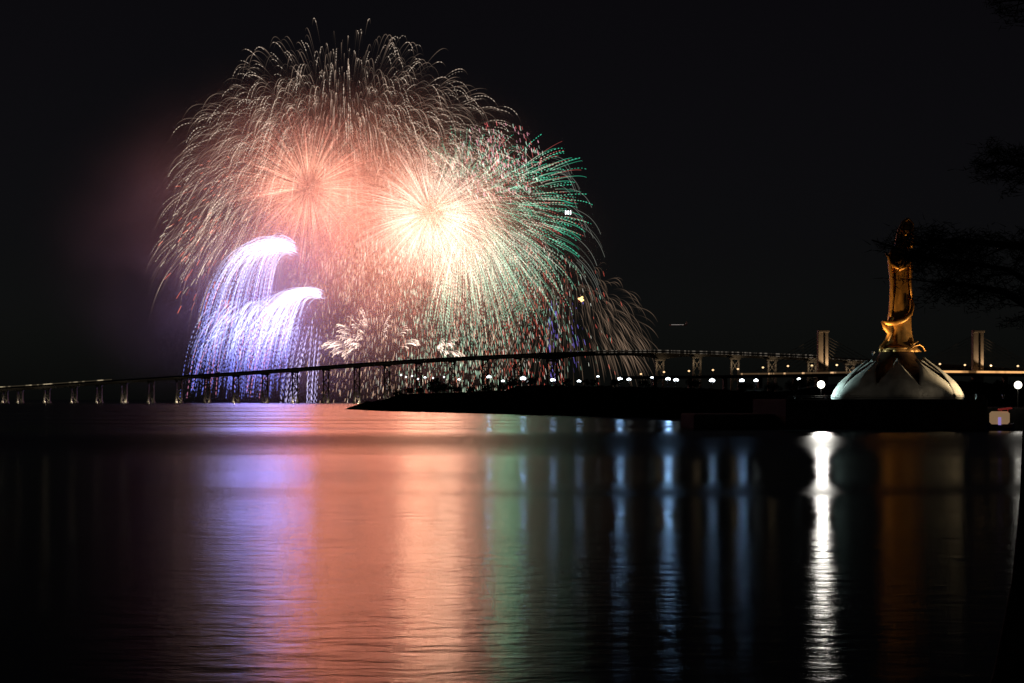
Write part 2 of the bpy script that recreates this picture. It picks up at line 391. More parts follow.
for x in (823, 978):
    c = lowP(x); D = c.y; k = D / F; zt = PZ(330.0, D)
    bm = bmesh.new()
    box(bm, Vector((c.x - 1.9, D + 1.5, zt / 2)), (4.6, 6, zt), bev=0.25)
    box(bm, Vector((c.x + 2.55, D - 1.2, zt / 2 - 0.3)), (2.6, 4.0, zt - 0.6), bev=0.25)
    box(bm, Vector((c.x + 0.5, D + 0.2, zt - 1.2)), (8.7, 8.2, 1.6), bev=0.2)
    t = obj('tower', bm, M['pylon'], cs)
    lamp('tower_lamp', 'SPOT', (c.x + 9, D - 12, c.z + 1.5), 20000 if x == 823 else 14000, (1.0, 0.68, 0.38), 0.4, t, (c.x + 2.2, D - 1, zt * 0.72), 60)
    for s in (-1, 1):
        for j in range(9):
            e = lowP(x + s * (12 + j * 7.6)); zc = c.z + (zt - c.z) * (0.42 + 0.062 * j)
            bm = bmesh.new(); bar(bm, (c.x, D + 4.6, zc), (e.x, e.y + 7, e.z), 0.2, 5)
            obj('stay_cable', bm, M['cable'], cs)
for x in (655, 690, 725, 760, 795, 823, 855, 890, 925, 950, 978, 1005, 1035):
    c = lowP(x); bm = bmesh.new(); box(bm, (c.x, c.y, c.z / 2 - 1.3), (3.2, 7, c.z - 2.4), bev=0.2); obj('pier', bm, M['bridge'], cs)

# street lamps on that bridge
def make_street_lamp(loc, label):
    t = thing('street_lamp', label, 'street lamp', loc, 'street lamps along the cable-stayed bridge')
    bm = bmesh.new(); bar(bm, (0, 0, -4), (0, 0, 4.1), 0.14, 6, 0.09); bar(bm, (0, 0, 4.0), (0.1, -1.2, 4.3), 0.07, 5); obj('pole', bm, M['steel'], t)
    bm = bmesh.new(); bmesh.ops.create_icosphere(bm, subdivisions=2, radius=0.95, matrix=Matrix.Translation((0.1, -1.5, 4.25)) @ Matrix.Diagonal((1, 1, 0.8, 1)))
    obj('lamp_head', bm, M['street_lamp'], t, True)
    return t
sl = [(641, 374), (664, 372), (689, 371), (713, 370), (738, 369), (763, 367.5), (788, 366), (812, 365.5), (837, 365), (863, 364), (940, 364), (965, 365), (991, 365.5), (1018, 366)]
words = ['first', 'second', 'third', 'fourth', 'fifth', 'sixth', 'seventh', 'eighth', 'ninth', 'tenth', 'eleventh', 'twelfth', 'thirteenth', 'fourteenth',
         'fifteenth', 'sixteenth', 'seventeenth', 'eighteenth', 'nineteenth', 'twentieth']
l0 = None
for i, (x, y) in enumerate(sl):
    c = lowP(x); D = c.y - 5; loc = P(x, y, D) - Vector((0.1, -1.5, 4.25))
    lab = 'small amber street lamp on the lower bridge, %s from the left' % words[i]
    if i == 0: l0 = make_street_lamp(loc, lab)
    else: dup(l0, loc, lab)

# ------------------------------------------------------------------ floodlight masts on the headland
def make_mast(head, power, ground, big, label, m, group):
    t = thing('floodlight_mast', label, 'floodlight', Vector((head.x, head.y, ground)), group)
    h = head.z - ground
    bm = bmesh.new(); bar(bm, (0, 0, -1.5), (0, 0, h - 0.3), 0.16, 6, 0.10); box(bm, (0, 0, h - 0.1), (2.2 * big, 0.14, 0.14)); obj('pole', bm, M['steel'], t)
    for s in (-1, 0, 1):
        bm = bmesh.new(); bmesh.ops.create_uvsphere(bm, u_segments=14, v_segments=8, radius=0.5 * big * random.uniform(.75, 1.1), matrix=Matrix.Translation((s * 0.55 * big, -0.22, h + (0.25 if s == 0 else 0.0) * big)) @ Matrix.Diagonal((1, .5, 1, 1)))
        obj('lamp_head', bm, m, t)
    if power:
        hd = Vector((0, -1.2, h)); lamp('floodlight_beam', 'SPOT', hd, power, (0.3, 0.58, 1.0), 0.6, t, hd + Vector((-head.x, -head.y, head.y * .36)), 54, 0.12)
    return t
ml = [(425, 377.5, .7, 0), (459, 379.5, .8, 0), (489, 377, 1.5, .45), (503, 381, 1.0, 0), (523, 378.5, 1.7, .45), (528, 381.5, 1.0, 0), (553, 380, 1.5, .2), (579, 381.2, 1.3, .15), (598, 376.5, .8, 0), (620, 379, 1.6, 1.1), (629, 379.4, 1.4, 0),
      (652, 377.5, .9, 0), (668, 379, 1.6, 1.15), (676, 380, 1.6, 0), (712, 380.5, 1.7, .18), (742, 380.5, 1.6, .28), (756, 380.5, 1.4, 0), (799, 379, 1.3, 0)]
for i, (x, y, big, pw) in enumerate(ml):
    hp = hlx(x, 14); D = hp.y
    head = P(x, y, D)
    make_mast(head, pw * 2900, hp.z - 1.5, big * D / F / 0.62 * 1.0, 'white floodlight mast behind the headland scrub, %s from the left end' % words[i], M['white_lamp'], 'floodlights along the headland')
for i, (x, y) in enumerate(((401, 375), (406, 377), (412, 376), (418, 379), (433, 378), (444, 377))):
    D = 1500; loc = P(x, y, D)
    t = thing('shore_lamp', 'tiny white lamp far beyond the headland tip, %s from the left' % words[i], 'lamp', (loc.x, loc.y, 0), 'tiny far shore lamps')
    bm = bmesh.new(); bar(bm, (0, 0, -1), (0, 0, loc.z - 0.6), 0.2, 5); obj('pole', bm, M['steel'], t)
    bm = bmesh.new(); bmesh.ops.create_icosphere(bm, subdivisions=1, radius=0.85, matrix=Matrix.Translation((0, 0, loc.z))); obj('lamp_head', bm, M['small_lamp'], t, True)

# ------------------------------------------------------------------ causeway and lotus platform
DQ = 246.0
bm = bmesh.new()
x0, x1 = PX(786, DQ), PX(988, DQ)
box(bm, ((x0 + x1) / 2, DQ + 17, 1.8), (x1 - x0, 34, 5.1), bev=0.12)
box(bm, ((PX(700, DQ) + x0) / 2 + 0.1, DQ + 20, 0.6), (x0 - PX(700, DQ) - 0.2, 20, 3.0), bev=0.2)
M['wet'] = mat('dark wet sea wall stone', (0.05, 0.048, 0.045), 0.9, noise=(0.7, 0.5), bump=(0.8, 0.1))
struct(obj('causeway', bm, M['wet']))
bm = bmesh.new(); x2 = PX(1100, DQ)
box(bm, ((x1 + x2) / 2 + 0.3, DQ + 26, 1.3), (x2 - x1, 40, 3.6), bev=0.12)
struct(obj('quay', bm, M['wet']))
rl = thing('railing', 'thin pale metal railing along the causeway edge in front of the lotus dome', 'railing', ((x0 + x1) / 2, DQ + 0.6, 4.35))
bm = bmesh.new(); L = (x1 - x0) / 2 - 0.4
for z in (0.28, 0.5): bar(bm, (-L, 0, z), (L, 0, z), 0.028, 5)
obj('rail', bm, M['steel'], rl)
bm = bmesh.new()
for k in range(30): bar(bm, (-L + k * 2 * L / 29, 0, -0.1), (-L + k * 2 * L / 29, 0, 0.5), 0.025, 5)
obj('railing_posts', bm, M['steel'], rl)
rl.children[1]['kind'] = 'stuff'

def quay_light(x, y, D, power, label, ground):
    head = P(x, y, D); t = thing('quay_floodlight', label, 'floodlight', Vector((head.x, head.y, ground)), 'bright floodlights on the quay')
    h = head.z - ground
    bm = bmesh.new(); bar(bm, (0, 0, -0.1), (0, 0, h - 0.4), 0.07, 8, 0.05); box(bm, (0, 0, h - 0.42), (0.5, 0.1, 0.1)); obj('pole', bm, M['steel'], t)
    bm = bmesh.new(); bmesh.ops.create_uvsphere(bm, u_segments=20, v_segments=12, radius=0.55, matrix=Matrix.Translation((0, -0.1, h))); o = obj('lamp_head', bm, M['quay_lamp'], t, True)
    hd = Vector((0, -0.9, h)); lamp('floodlight_beam', 'SPOT', hd, power, (1, 0.95, 0.86), 0.45, t, hd + Vector((-head.x, -head.y, 6)), 110, 0.6)
    lamp('floodlight_spill', 'POINT', Vector((0, -0.8, h + 0.3)), power * 0.003, (1, 0.93, 0.8), 0.4, t)
quay_light(821, 384.5, 248, 6800, 'brilliant white floodlight on the causeway beside the lotus dome', 4.35)
quay_light(1018, 385, 250, 110, 'bright white floodlight on the quay behind the small lit boat', 3.1)

# ------------------------------------------------------------------ lotus dome
DD = 262.0; k = DD / F
dc = Vector((PX(897, DD), DD, 4.35))
dome = thing('lotus_dome', 'low lotus-bud dome of pale petals under the golden statue', 'dome', dc)
prof = [(0, 9.85), (0.6, 9.75), (1.5, 9.3), (2.6, 8.5), (3.8, 7.2), (4.8, 5.9), (5.6, 4.7), (6.3, 3.7), (7.0, 3.0), (7.6, 2.6)]
pzs = [a for a, _ in prof]; prs = [b for _, b in prof]
def rad_at(z): return float(np.interp(z, pzs, prs))
def lathe(bm, pr, n=64):
    rings = [[bm.verts.new((r * math.cos(2 * math.pi * i / n), r * math.sin(2 * math.pi * i / n), z)) for i in range(n)] for z, r in pr]
    for a, b in zip(rings, rings[1:]):
        for i in range(n): bm.faces.new((a[i], a[(i + 1) % n], b[(i + 1) % n], b[i]))
    bm.faces.new(rings[-1])
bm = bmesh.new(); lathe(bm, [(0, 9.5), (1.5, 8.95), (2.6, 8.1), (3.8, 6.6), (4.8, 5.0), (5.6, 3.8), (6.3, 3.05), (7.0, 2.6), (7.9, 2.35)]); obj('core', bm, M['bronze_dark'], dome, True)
bm = bmesh.new(); lathe(bm, [(-0.1, 9.95), (0.1, 9.95), (0.15, 9.9), (0.85, 9.72), (0.9, 9.4)]); obj('plinth', bm, M['concrete'], dome)
bm = bmesh.new(); lathe(bm, [(7.5, 2.3), (7.6, 2.6), (7.85, 2.65), (8.1, 2.3), (8.2, 1.0)], 40); obj('collar', bm, M['bronze'], dome, True)
def petal(a0, half, tip, lift):
    bm = bmesh.new(); nv, nu = 18, 13; g = []
    for j in range(nv):
        v = j / (nv - 1); z = 0.25 + (tip - 0.25) * v
        wdt = half * (1 - max(0, (v - 0.10) / 0.90) ** 1.4) * (1 + 0.10 * math.sin(v * 3))
        row = []
        for i in range(nu):
            u = -1 + 2 * i / (nu - 1); a = a0 + u * wdt
            r = rad_at(z) + lift + 0.20 * (1 - u * u) + 0.95 * max(0, v - 0.62) ** 1.5 + 0.10 * math.exp(-(u / 0.12) ** 2) * v
            row.append(bm.verts.new((r * math.sin(a), -r * math.cos(a), z)))
        g.append(row)
    for a, b in zip(g, g[1:]):
        for i in range(nu - 1): bm.faces.new((a[i], a[i + 1], b[i + 1], b[i]))
    bmesh.ops.remove_doubles(bm, verts=bm.verts, dist=0.002)
    bmesh.ops.solidify(bm, geom=list(bm.faces), thickness=0.16)
    bmesh.ops.recalc_face_normals(bm, faces=bm.faces)
    return bm
for i in range(9):
    obj('petal', petal(R(-12 + 40 * i), R(21.5), 6.35 if i % 2 == 0 else 6.15, 0.0 if i % 2 else 0.07), M['petal'], dome, True)

# ------------------------------------------------------------------ golden statue
sb = dc + Vector((0, 0, 8.2))
st = thing('statue', 'tall golden bronze statue of a robed woman on the lotus dome, lit from below', 'statue', sb)
def SX(px): return (px - 897) * k
def SZ(py): return PZ(py, DD) - sb.z
# sections: row, left edge, right edge (pixels), depth factor
sec = [(352, 880, 921, .9), (348, 882, 917, .9), (343, 885, 914, .85), (337, 886.5, 912.5, .85), (330, 887, 911.5, .8), (322, 887.5, 911, .8), (312, 889, 910.5, .8),
       (300, 889.5, 910, .8), (288, 890, 909.5, .8), (276, 889.5, 909.5, .8), (268, 888.5, 909.5, .85), (261, 888, 909.5, .9), (255, 888.5, 909, .9), (250, 890.5, 908.5, .85),
       (246, 894, 908, .75), (243, 897.5, 907.5, .6), (240, 899, 908, .6), (236, 898.5, 909.5, .7), (231, 899, 911, .75), (226, 901, 911.5, .75), (221, 904, 911, .7), (218, 906, 909.5, .7)]
bm = bmesh.new(); rings = []; n = 48
for y, xl, xr, df in sec:
    cx, w = SX((xl + xr) / 2), (xr - xl) / 2 * k; ring = []
    z = SZ(y); lower = min(1, max(0, (y - 252) / 60)); 
    for i in range(n):
        a = 2 * math.pi * i / n
        f = 1 + 0.04 * lower * math.sin(9 * a + z * 0.35) + 0.02 * lower * math.sin(15 * a - z * 0.5)
        ring.append(bm.verts.new((cx + w * f * math.cos(a), w * df * f * math.sin(a), z)))
    rings.append(ring)
for a, b in zip(rings, rings[1:]):
    for i in range(n): bm.faces.new((a[i], a[(i + 1) % n], b[(i + 1) % n], b[i]))
bm.faces.new(rings[0][::-1]); bm.faces.new(rings[-1])
body = obj('body', bm, M['bronze'], st, True)
def fold(pts, wid, thick, name):
    """a hanging fold of cloth: a flattened tube along the given pixel rows"""
    bm = bmesh.new(); rings = []; m = 10
    V = [Vector((SX(x), -d, SZ(y))) for x, y, d in pts]
    for i, p in enumerate(V):
        t = (V[min(i + 1, len(V) - 1)] - V[max(i - 1, 0)]).normalized(); u = t.cross(Vector((0, 1, 0))).normalized()
        s = wid[i] * .8
        rings.append([bm.verts.new(p + u * s * math.cos(2 * math.pi * j / m) + Vector((0, 1, 0)) * thick * math.sin(2 * math.pi * j / m)) for j in range(m)])
    for a, b in zip(rings, rings[1:]):
        for j in range(m): bm.faces.new((a[j], a[(j + 1) % m], b[(j + 1) % m], b[j]))
    bm.faces.new(rings[0][::-1]); bm.faces.new(rings[-1]); bmesh.ops.recalc_face_normals(bm, faces=bm.faces)
    return obj(name, bm, M['bronze'], st, True)
# the robe's swirling overskirt: a ridge running down from the hip to a flying tip, edges of mantle, sleeve and hands, flared hem
fold([(911.5, 296, .3), (911.5, 306, .9), (909, 314, 1.35), (902, 320, 1.75), (893, 323.5, 1.8), (886, 323.5, 1.5), (880.5, 322, 1.1)], [.15, .28, .42, .5, .55, .55, .2], .35, 'mantle_fold')
fold([(880.5, 322, 1.1), (884, 328, 1.35), (888, 334, 1.4), (885, 341, 1.4), (880, 347, 1.5), (878, 351, 1.5)], [.2, .6, .5, .4, .45, .3], .35, 'mantle_fold')
fold([(885, 253.5, .6), (887.5, 257, 1.0), (889.5, 266, 1.25), (890.5, 280, 1.2), (891, 298, 1.1), (889.5, 312, 1.0), (888, 321, 1.2)], [.16, .34, .36, .3, .28, .26, .2], .3, 'mantle_fold')
fold([(909, 256, .7), (909.5, 268, .9), (909, 284, .8), (911, 300, .4)], [.3, .35, .25, .2], .3, 'mantle_fold')
fold([(904, 351, 2.3), (911, 346.5, 2.1), (917, 345, 1.7), (921, 347, 1.2), (924, 351.5, .9)], [.12, .17, .2, .2, .12], .2, 'hem_fold')
fold([(907, 347, 2.2), (912, 343.5, 1.9), (916, 341.5, 1.5)], [.1, .15, .1], .18, 'hem_fold')
fold([(889, 262, 1.0), (893, 267, 1.9), (897.5, 269.5, 2.2), (902, 267, 1.9), (908, 261, 1.0)], [.5, .5, .42, .5, .5], .45, 'sleeve')
fold([(896, 272, 2.35), (898, 266.5, 2.5), (899, 262, 2.4)], [.32, .36, .14], .3, 'hands')
# hood over the head, falling to the shoulders
fold([(896, 249, .2), (897, 240, .3), (899, 230, .35), (903, 222, .2), (908, 219, 0), (912, 224, 0), (911.5, 234, 0), (910, 248, 0)], [.4, .35, .3, .3, .35, .35, .35, .5], .75, 'hood')
# face: brow, nose and mouth on the front of the head
bm = bmesh.new(); fc = Vector((SX(904.5), -0.66, SZ(231)))
bmesh.ops.create_uvsphere(bm, u_segments=18, v_segments=14, radius=0.72, matrix=Matrix.Translation(fc) @ Matrix.Diagonal((.85, .55, 1.15, 1)))
bmesh.ops.create_uvsphere(bm, u_segments=8, v_segments=6, radius=0.12, matrix=Matrix.Translation(fc + Vector((-0.05, -0.42, -0.05))) @ Matrix.Diagonal((.8, 1, 2, 1)))
for s in (-1, 1): bmesh.ops.create_uvsphere(bm, u_segments=8, v_segments=6, radius=0.12, matrix=Matrix.Translation(fc + Vector((s * .24 - .05, -0.34, .14))) @ Matrix.Diagonal((1.4, .6, .5, 1)))
bmesh.ops.create_uvsphere(bm, u_segments=8, v_segments=6, radius=0.12, matrix=Matrix.Translation(fc + Vector((-.05, -0.34, -.42))) @ Matrix.Diagonal((1.5, .6, .5, 1)))
obj('face', bm, M['bronze'], st, True)

# floodlights and one added fill light round the dome: each a housing with a lens and its light
def ground_light(off, aim, power, col, cone, label):
    pos = dc + Vector(off); t = thing('ground_floodlight', label, 'floodlight', pos, 'floodlights set round the dome')
    d = (dc + Vector(aim) - pos).normalized(); q = d.to_track_quat('Z', 'Y').to_matrix().to_4x4()
    bm = bmesh.new(); bar(bm, (0, 0, -0.1), (0, 0, 0.3), 0.08); bmesh.ops.create_cone(bm, cap_ends=True, segments=12, radius1=0.16, radius2=0.24, depth=0.4, matrix=Matrix.Translation((0, 0, 0.4)) @ q)
    obj('housing', bm, M['steel'], t)
    lamp('floodlight_beam', 'SPOT', Vector((0, 0, 0.4)) + d * 0.3, power, col, 0.15, t, Vector((0, 0, 0.4)) + d * 10, cone, 0.8)
ground_light((-15.5, 1.0, 0.1), (-8, 0, 1.5), 6000, (0.62, 0.95, 1.0), 70, 'cool floodlight on the causeway aimed at the dome from the left')
ground_light((15.5, -3.0, 0.1), (8, -1.5, 0.6), 300, (0.75, 1.0, 0.95), 60, 'cool floodlight on the causeway aimed at the dome from the right')
ground_light((17.0, -9.0, 0.1), (6.5, -4.5, 3.6), 15000, (1.0, 0.76, 0.45), 46, 'warm floodlight on the causeway aimed high at the dome from the right')
ground_light((-11.5, -3.0, 0.1), (0, 0, 19), 14500, (1.0, 0.58, 0.18), 40, 'amber floodlight below the statue on its left')
ground_light((11.5, -2.0, 0.1), (0, 0, 19), 11500, (1.0, 0.58, 0.18), 40, 'amber floodlight below the statue on its right')
ground_light((5.0, -14.8, 0.1), (1.5, -8, 3.0), 130, (1.0, 0.84, 0.62), 80, 'added dim warm fill light at the front edge of the causeway below the dome')  # fill light added to brighten the front petals
ground_light((-4.5, -4.0, 6.6), (0, 0, 16), 4500, (1.0, 0.6, 0.2), 60, 'amber floodlight clipped on the dome under the statue')

# ------------------------------------------------------------------ small boat at the quay
bt = thing('boat', 'small lit boat with cream cabin, red roof and violet panel at the quay', 'boat', Vector((PX(1000, 238), 238, 0)))
bm = bmesh.new(); Lh = 2.0; rings = []
for i in range(9):
    v = -1 + 2 * i / 8; w = 0.95 * (1 - abs(v) ** 3 * 0.75); zt = 0.75 + 0.25 * v * v
    rings.append([bm.verts.new(q) for q in ((v * Lh, -w, zt), (v * Lh * 0.96, -w * 0.75, -0.15), (v * Lh * 0.96, w * 0.75, -0.15), (v * Lh, w, zt))])
for a, b in zip(rings, rings[1:]):
    for j in range(4): bm.faces.new((a[j], b[j], b[(j + 1) % 4], a[(j + 1) % 4]))
bm.faces.new(rings[0]); bm.faces.new(rings[-1][::-1]); bmesh.ops.recalc_face_normals(bm, faces=bm.faces)
obj('hull', bm, M['hull'], bt)
bm = bmesh.new(); box(bm, (0.75, -1.02, 0.62), (1.3, 0.08, 0.5), bev=0.02); obj('hull_band', bm, M['orange'], bt)
bm = bmesh.new(); box(bm, (-0.05, 0, 1.75), (2.6, 1.4, 1.8), bev=0.3); obj('cabin', bm, M['cream'], bt)
bm = bmesh.new(); box(bm, (-0.25, -0.74, 1.2), (0.42, 0.08, 1.25), bev=0.03); obj('panel', bm, M['violet'], bt)
bm = bmesh.new(); box(bm, (0.7, 0, 3.0), (1.7, 1.5, 0.22), Matrix.Rotation(-0.12, 4, 'Y'), 0.08); bar(bm, (0.2, 0, 2.5), (0.2, 0, 2.95), 0.05); bar(bm, (1.1, 0, 2.5), (1.1, 0, 3.0), 0.05); obj('roof', bm, M['red'], bt)

# ------------------------------------------------------------------ foreground pine at the right edge
DT = 6.2
pine = thing('pine_tree', 'dark pine close to the camera at the right edge, boughs reaching over the statue', 'tree', P(985, 810, DT))
def TP(x, y, dd=0): return P(x, y, DT + dd) - pine.location
tp = [(992, 815), (1022, 680), (1036, 580), (1042, 500), (1044, 420), (1050, 330), (1056, 220), (1058, 100), (1062, -30), (1062, -140)]
tr = [.16, .105, .085, .08, .075, .07, .062, .052, .04, .02]
bm = bmesh.new(); tube(bm, [TP(*q) for q in tp], tr, 12); obj('trunk', bm, M['bark'], pine, True)
limbs = [([(1052, 300), (1010, 270), (965, 262), (925, 258), (872, 240)], .6), ([(1052, 320), (1005, 292), (965, 285), (934, 282)], .9), ([(1055, 250), (1020, 246), (985, 243), (950, 240), (926, 243)], .9),
         ([(1057, 180), (1030, 168), (1005, 162), (980, 165)], .6), ([(1060, 10), (1035, 2), (1008, -2)], .6), ([(938, 262), (931, 250), (924, 246)], .4)]
bmn = bmesh.new(); rr = random.Random(5)
def needles(c, s, n):
    for _ in range(n):
        d = Vector((rr.gauss(0, 1), rr.gauss(0, 1), rr.gauss(0.15, .55))).normalized(); p0 = c + Vector((rr.gauss(0, s), rr.gauss(0, s), rr.gauss(0, s * .45)))
        u = d.orthogonal().normalized() * 0.0022; L = rr.uniform(.02, .05)
        bmn.faces.new([bmn.verts.new(q) for q in (p0 - u, p0 + u, p0 + d * L)])
for pts, thick in limbs:
    bmb = bmesh.new()
    V = [TP(x, y, rr.uniform(-.2, .2)) for x, y in pts]
    tube(bmb, V, [thick * (.02 - .0155 * i / (len(V) - 1)) for i in range(len(V))], 6)
    for a, b in zip(V, V[1:]):
        for q in range(4 if b.x < TP(915, 240).x else 16):
            f = rr.random(); c = a.lerp(b, f)
            tw = c + Vector((rr.gauss(-.02, .05), rr.gauss(0, .08), rr.gauss(.0, .035)))
            bar(bmb, c, tw, .003, 4, .0012); needles(tw, .022 * (thick + .35), 30)
    obj('branch', bmb, M['bark'], pine)
obj('crown', bmn, M['needle'], pine)

# ------------------------------------------------------------------ hovering lights and an airliner
dr = thing('drone', 'hovering drone carrying three upright white lamps beside the green burst', 'drone', P(567, 212.5, 1500))
q = 1500 / F
bm = bmesh.new(); box(bm, (-0.3, 0.5, 0), (7, 0.5, 0.4), bev=0.1); bar(bm, (-6, 0.5, 0), (-2, 0.5, 0), 0.12)
for s in (-1, 1): bmesh.ops.create_cone(bm, cap_ends=True, segments=14, radius1=1.2, radius2=1.2, depth=0.1, matrix=Matrix.Translation((s * 3.2, 0.6, 0.5)))
obj('frame', bm, M['steel'], dr)
for s in (-1, 0, 1):
    bm = bmesh.new(); box(bm, (s * 2.1 * q / .88 + 1, 0, 0), (1.0, 0.4, 3.4), bev=0.2); obj('lamp', bm, M['small_lamp'], dr)
M['flare'] = mat('burning amber flare', (0.8, 0.5, 0.2), 0.5, emit=(1.0, 0.62, 0.22), estr=2.6)
fl = thing('flare', 'single burning amber flare falling at the right of the fireworks', 'flare', P(581, 299, 2100))
bm = bmesh.new()
for (a, b, c, r_) in ((0, 0, 0, 2.3), (2.4, .2, -1.2, 1.3), (1.4, 0, 2.0, 1.4), (-2.6, 0, .4, 1.2), (.6, 0, -2.6, 1.1)):
    bmesh.ops.create_icosphere(bm, subdivisions=2, radius=r_, matrix=Matrix.Translation((a, b, c)))
obj('flame', bm, M['flare'], fl, True)
bm = bmesh.new(); bar(bm, (0, 1, 2), (0, 1, 6), 0.5, 8); obj('casing', bm, M['steel'], fl)
M['cabin_windows'] = mat('faint lit cabin windows', (0.3, 0.3, 0.3), 0.4, emit=(1, .97, .9), estr=0.22)
ap = thing('airplane', 'distant airliner showing as a thin line of faint lights above the bridge', 'airplane', P(678, 325, 3300))
bm = bmesh.new(); tube(bm, [(-18, 0, 0), (-16, 0, 0), (-12, 0, 0), (10, 0, 0), (16, 0, .4), (19, 0, .8)], [.3, 1.3, 1.8, 1.8, 1.1, .3], 12); obj('fuselage', bm, M['steel'], ap, True)
bm = bmesh.new(); box(bm, (-1, -1.9, .5), (24, .1, .9)); obj('window_band', bm, M['cabin_windows'], ap)
for s in (-1, 1):
    bm = bmesh.new(); box(bm, (2, s * 9, -.6), (4, 15, .4), Matrix.Rotation(-s * .35, 4, 'Z')); obj('wing', bm, M['steel'], ap)
bm = bmesh.new(); box(bm, (16, 0, 3.4), (3.4, .4, 5.4), Matrix.Rotation(.4, 4, 'Y')); obj('tail_fin', bm, M['steel'], ap)

# ------------------------------------------------------------------ fireworks: every burst is a thing, its sparks real glowing threads
DF = 2250.0; sf = DF / F
M['spark'] = spark_mat('burning sparks')
class Threads:
    def __init__(s): s.v = []; s.f = []; s.c = []; s.n = 0
    def add(s, pts, rad, col):
        """pts n x 3 (metres), rad n, col n x 3"""
        pts = np.asarray(pts, float); n_ = len(pts)
        if n_ < 2: return
        t = np.gradient(pts, axis=0); t /= np.linalg.norm(t, axis=1, keepdims=True) + 1e-9
        u = np.cross(t, np.array([0.05, 1, 0.03])); u /= np.linalg.norm(u, axis=1, keepdims=True) + 1e-9
        w = np.cross(t, u); rad = np.broadcast_to(np.asarray(rad, float), (n_,))[:, None]
        ring = np.stack([pts + rad * (math.cos(a) * u + math.sin(a) * w) for a in (0.5, 2.594, 4.689)], 1)
        s.v.append(ring.reshape(-1, 3)); s.c.append(np.repeat(np.asarray(col, float), 3, axis=0))
        i = np.arange(n_ - 1)[:, None] * 3 + s.n; j = np.arange(3)[None, :]; j2 = (j + 1) % 3
        s.f.append(np.stack([i + j, i + j2, i + j2 + 3, i + j + 3], -1).reshape(-1, 4)); s.n += 3 * n_
    def build(s, name, m, parent=None, k=1.0):
        v = np.concatenate(s.v); f = np.concatenate(s.f); c = np.concatenate(s.c) * k
        me = bpy.data.meshes.new(name); me.vertices.add(len(v)); me.vertices.foreach_set('co', v.ravel())
        me.loops.add(f.size); me.loops.foreach_set('vertex_index', f.ravel().astype(np.int32))
        me.polygons.add(len(f)); me.polygons.foreach_set('loop_start', np.arange(0, f.size, 4, dtype=np.int32))
        me.update(calc_edges=True)
        a = me.attributes.new('burn', 'FLOAT_COLOR', 'POINT'); a.data.foreach_set('color', np.concatenate([c, np.ones((len(c), 1))], 1).ravel().astype(np.float32))
        me.materials.append(m); o = link(name, me, parent); o['kind'] = 'stuff'; return o
def sph(n_):
    d = rng.normal(size=(n_, 3)); return d / np.linalg.norm(d, axis=1, keepdims=True)
def ballistic(d, reach, fall, t):
    """drag-slowed star: path in pixels from the burst, t in 0..1"""
    e = 1 - np.exp(-2.6 * t)
    p_ = d[None, :] * (reach * e / (1 - math.exp(-2.6)))[:, None]
    p_[:, 2] -= fall * (t - e / 2.6) / (1 - 1 / 2.6 * (1 - math.exp(-2.6)))
    return p_
def dashes(T, pts, rad, col, dash, gap, jitter=.3):
    """cut a path into dashes (pixels)"""
    seg = np.linalg.norm(np.diff(pts, axis=0), axis=1); s_ = np.concatenate([[0], np.cumsum(seg)]); L_ = s_[-1]
    a = rng.uniform(0, dash + gap)
    while a < L_:
        b = min(L_, a + dash * rng.uniform(1 - jitter, 1 + jitter)); ss = np.linspace(a, b, 3)
        pp = np.stack([np.interp(ss, s_, pts[:, i]) for i in range(3)], 1)
        cc = np.stack([np.interp(ss, s_, col[:, i]) for i in range(3)], 1)
        rr_ = np.interp(ss, s_, np.broadcast_to(rad, (len(pts),)))
        T.add(pp * sf, rr_ * sf * np.array([.6, 1, .6]), cc); a = b + gap * rng.uniform(1 - jitter, 1 + jitter)
def burst(name, label, cx_, cy_, dep=0):
    return thing(name, label, 'firework', P(cx_, cy_, DF + dep), 'fireworks bursting over the water')
A = np.array

# 1 the big pale willow: hooked tan threads
b = burst('firework', 'huge pale tan willow burst of hooked sparks, topmost of the fireworks', 343, 212, 60)
T = Threads(); T2 = Threads()
for d in sph(5400):
    if d[2] < -0.12: continue
    d = d * A([.97 if d[0] > -.5 else .86, .92, 1.06])
    big_ = rng.random() ** .8; reach = 132 + 98 * big_; fall = rng.uniform(38, 74) * (1 + .25 * (rng.random() < .2))
    t0 = rng.uniform(.36, .56); t1 = rng.uniform(.92, 1.4); t = np.linspace(t0, t1, 15); p_ = ballistic(d, reach, fall, t)
    u = np.linspace(0, 1, 15); br = np.exp(-((u - .5) / .28) ** 2) * rng.uniform(.25, 1.0) ** 1.3 * (1.25 if reach < 190 else .75)
    col = br[:, None] * A([.62, .44, .33])[None] * rng.uniform(.75, 1.2)
    m_ = min(1, max(.22, (math.hypot(d[0], d[2]) - .35) / .4)); col = col * m_
    T.add(p_ * sf, (.20 + .24 * br) * sf, col)
    if rng.random() < .38:
        sel = p_[4:11]; dashes(T2, sel, .42, np.repeat(A([[.95, .78, .62]]) * rng.uniform(.4, 1.1), len(sel), 0), 2.0, 1.6)
T.build('hooked_sparks', M['spark'], b, .44); T2.build('bright_tips', M['spark'], b, .48)

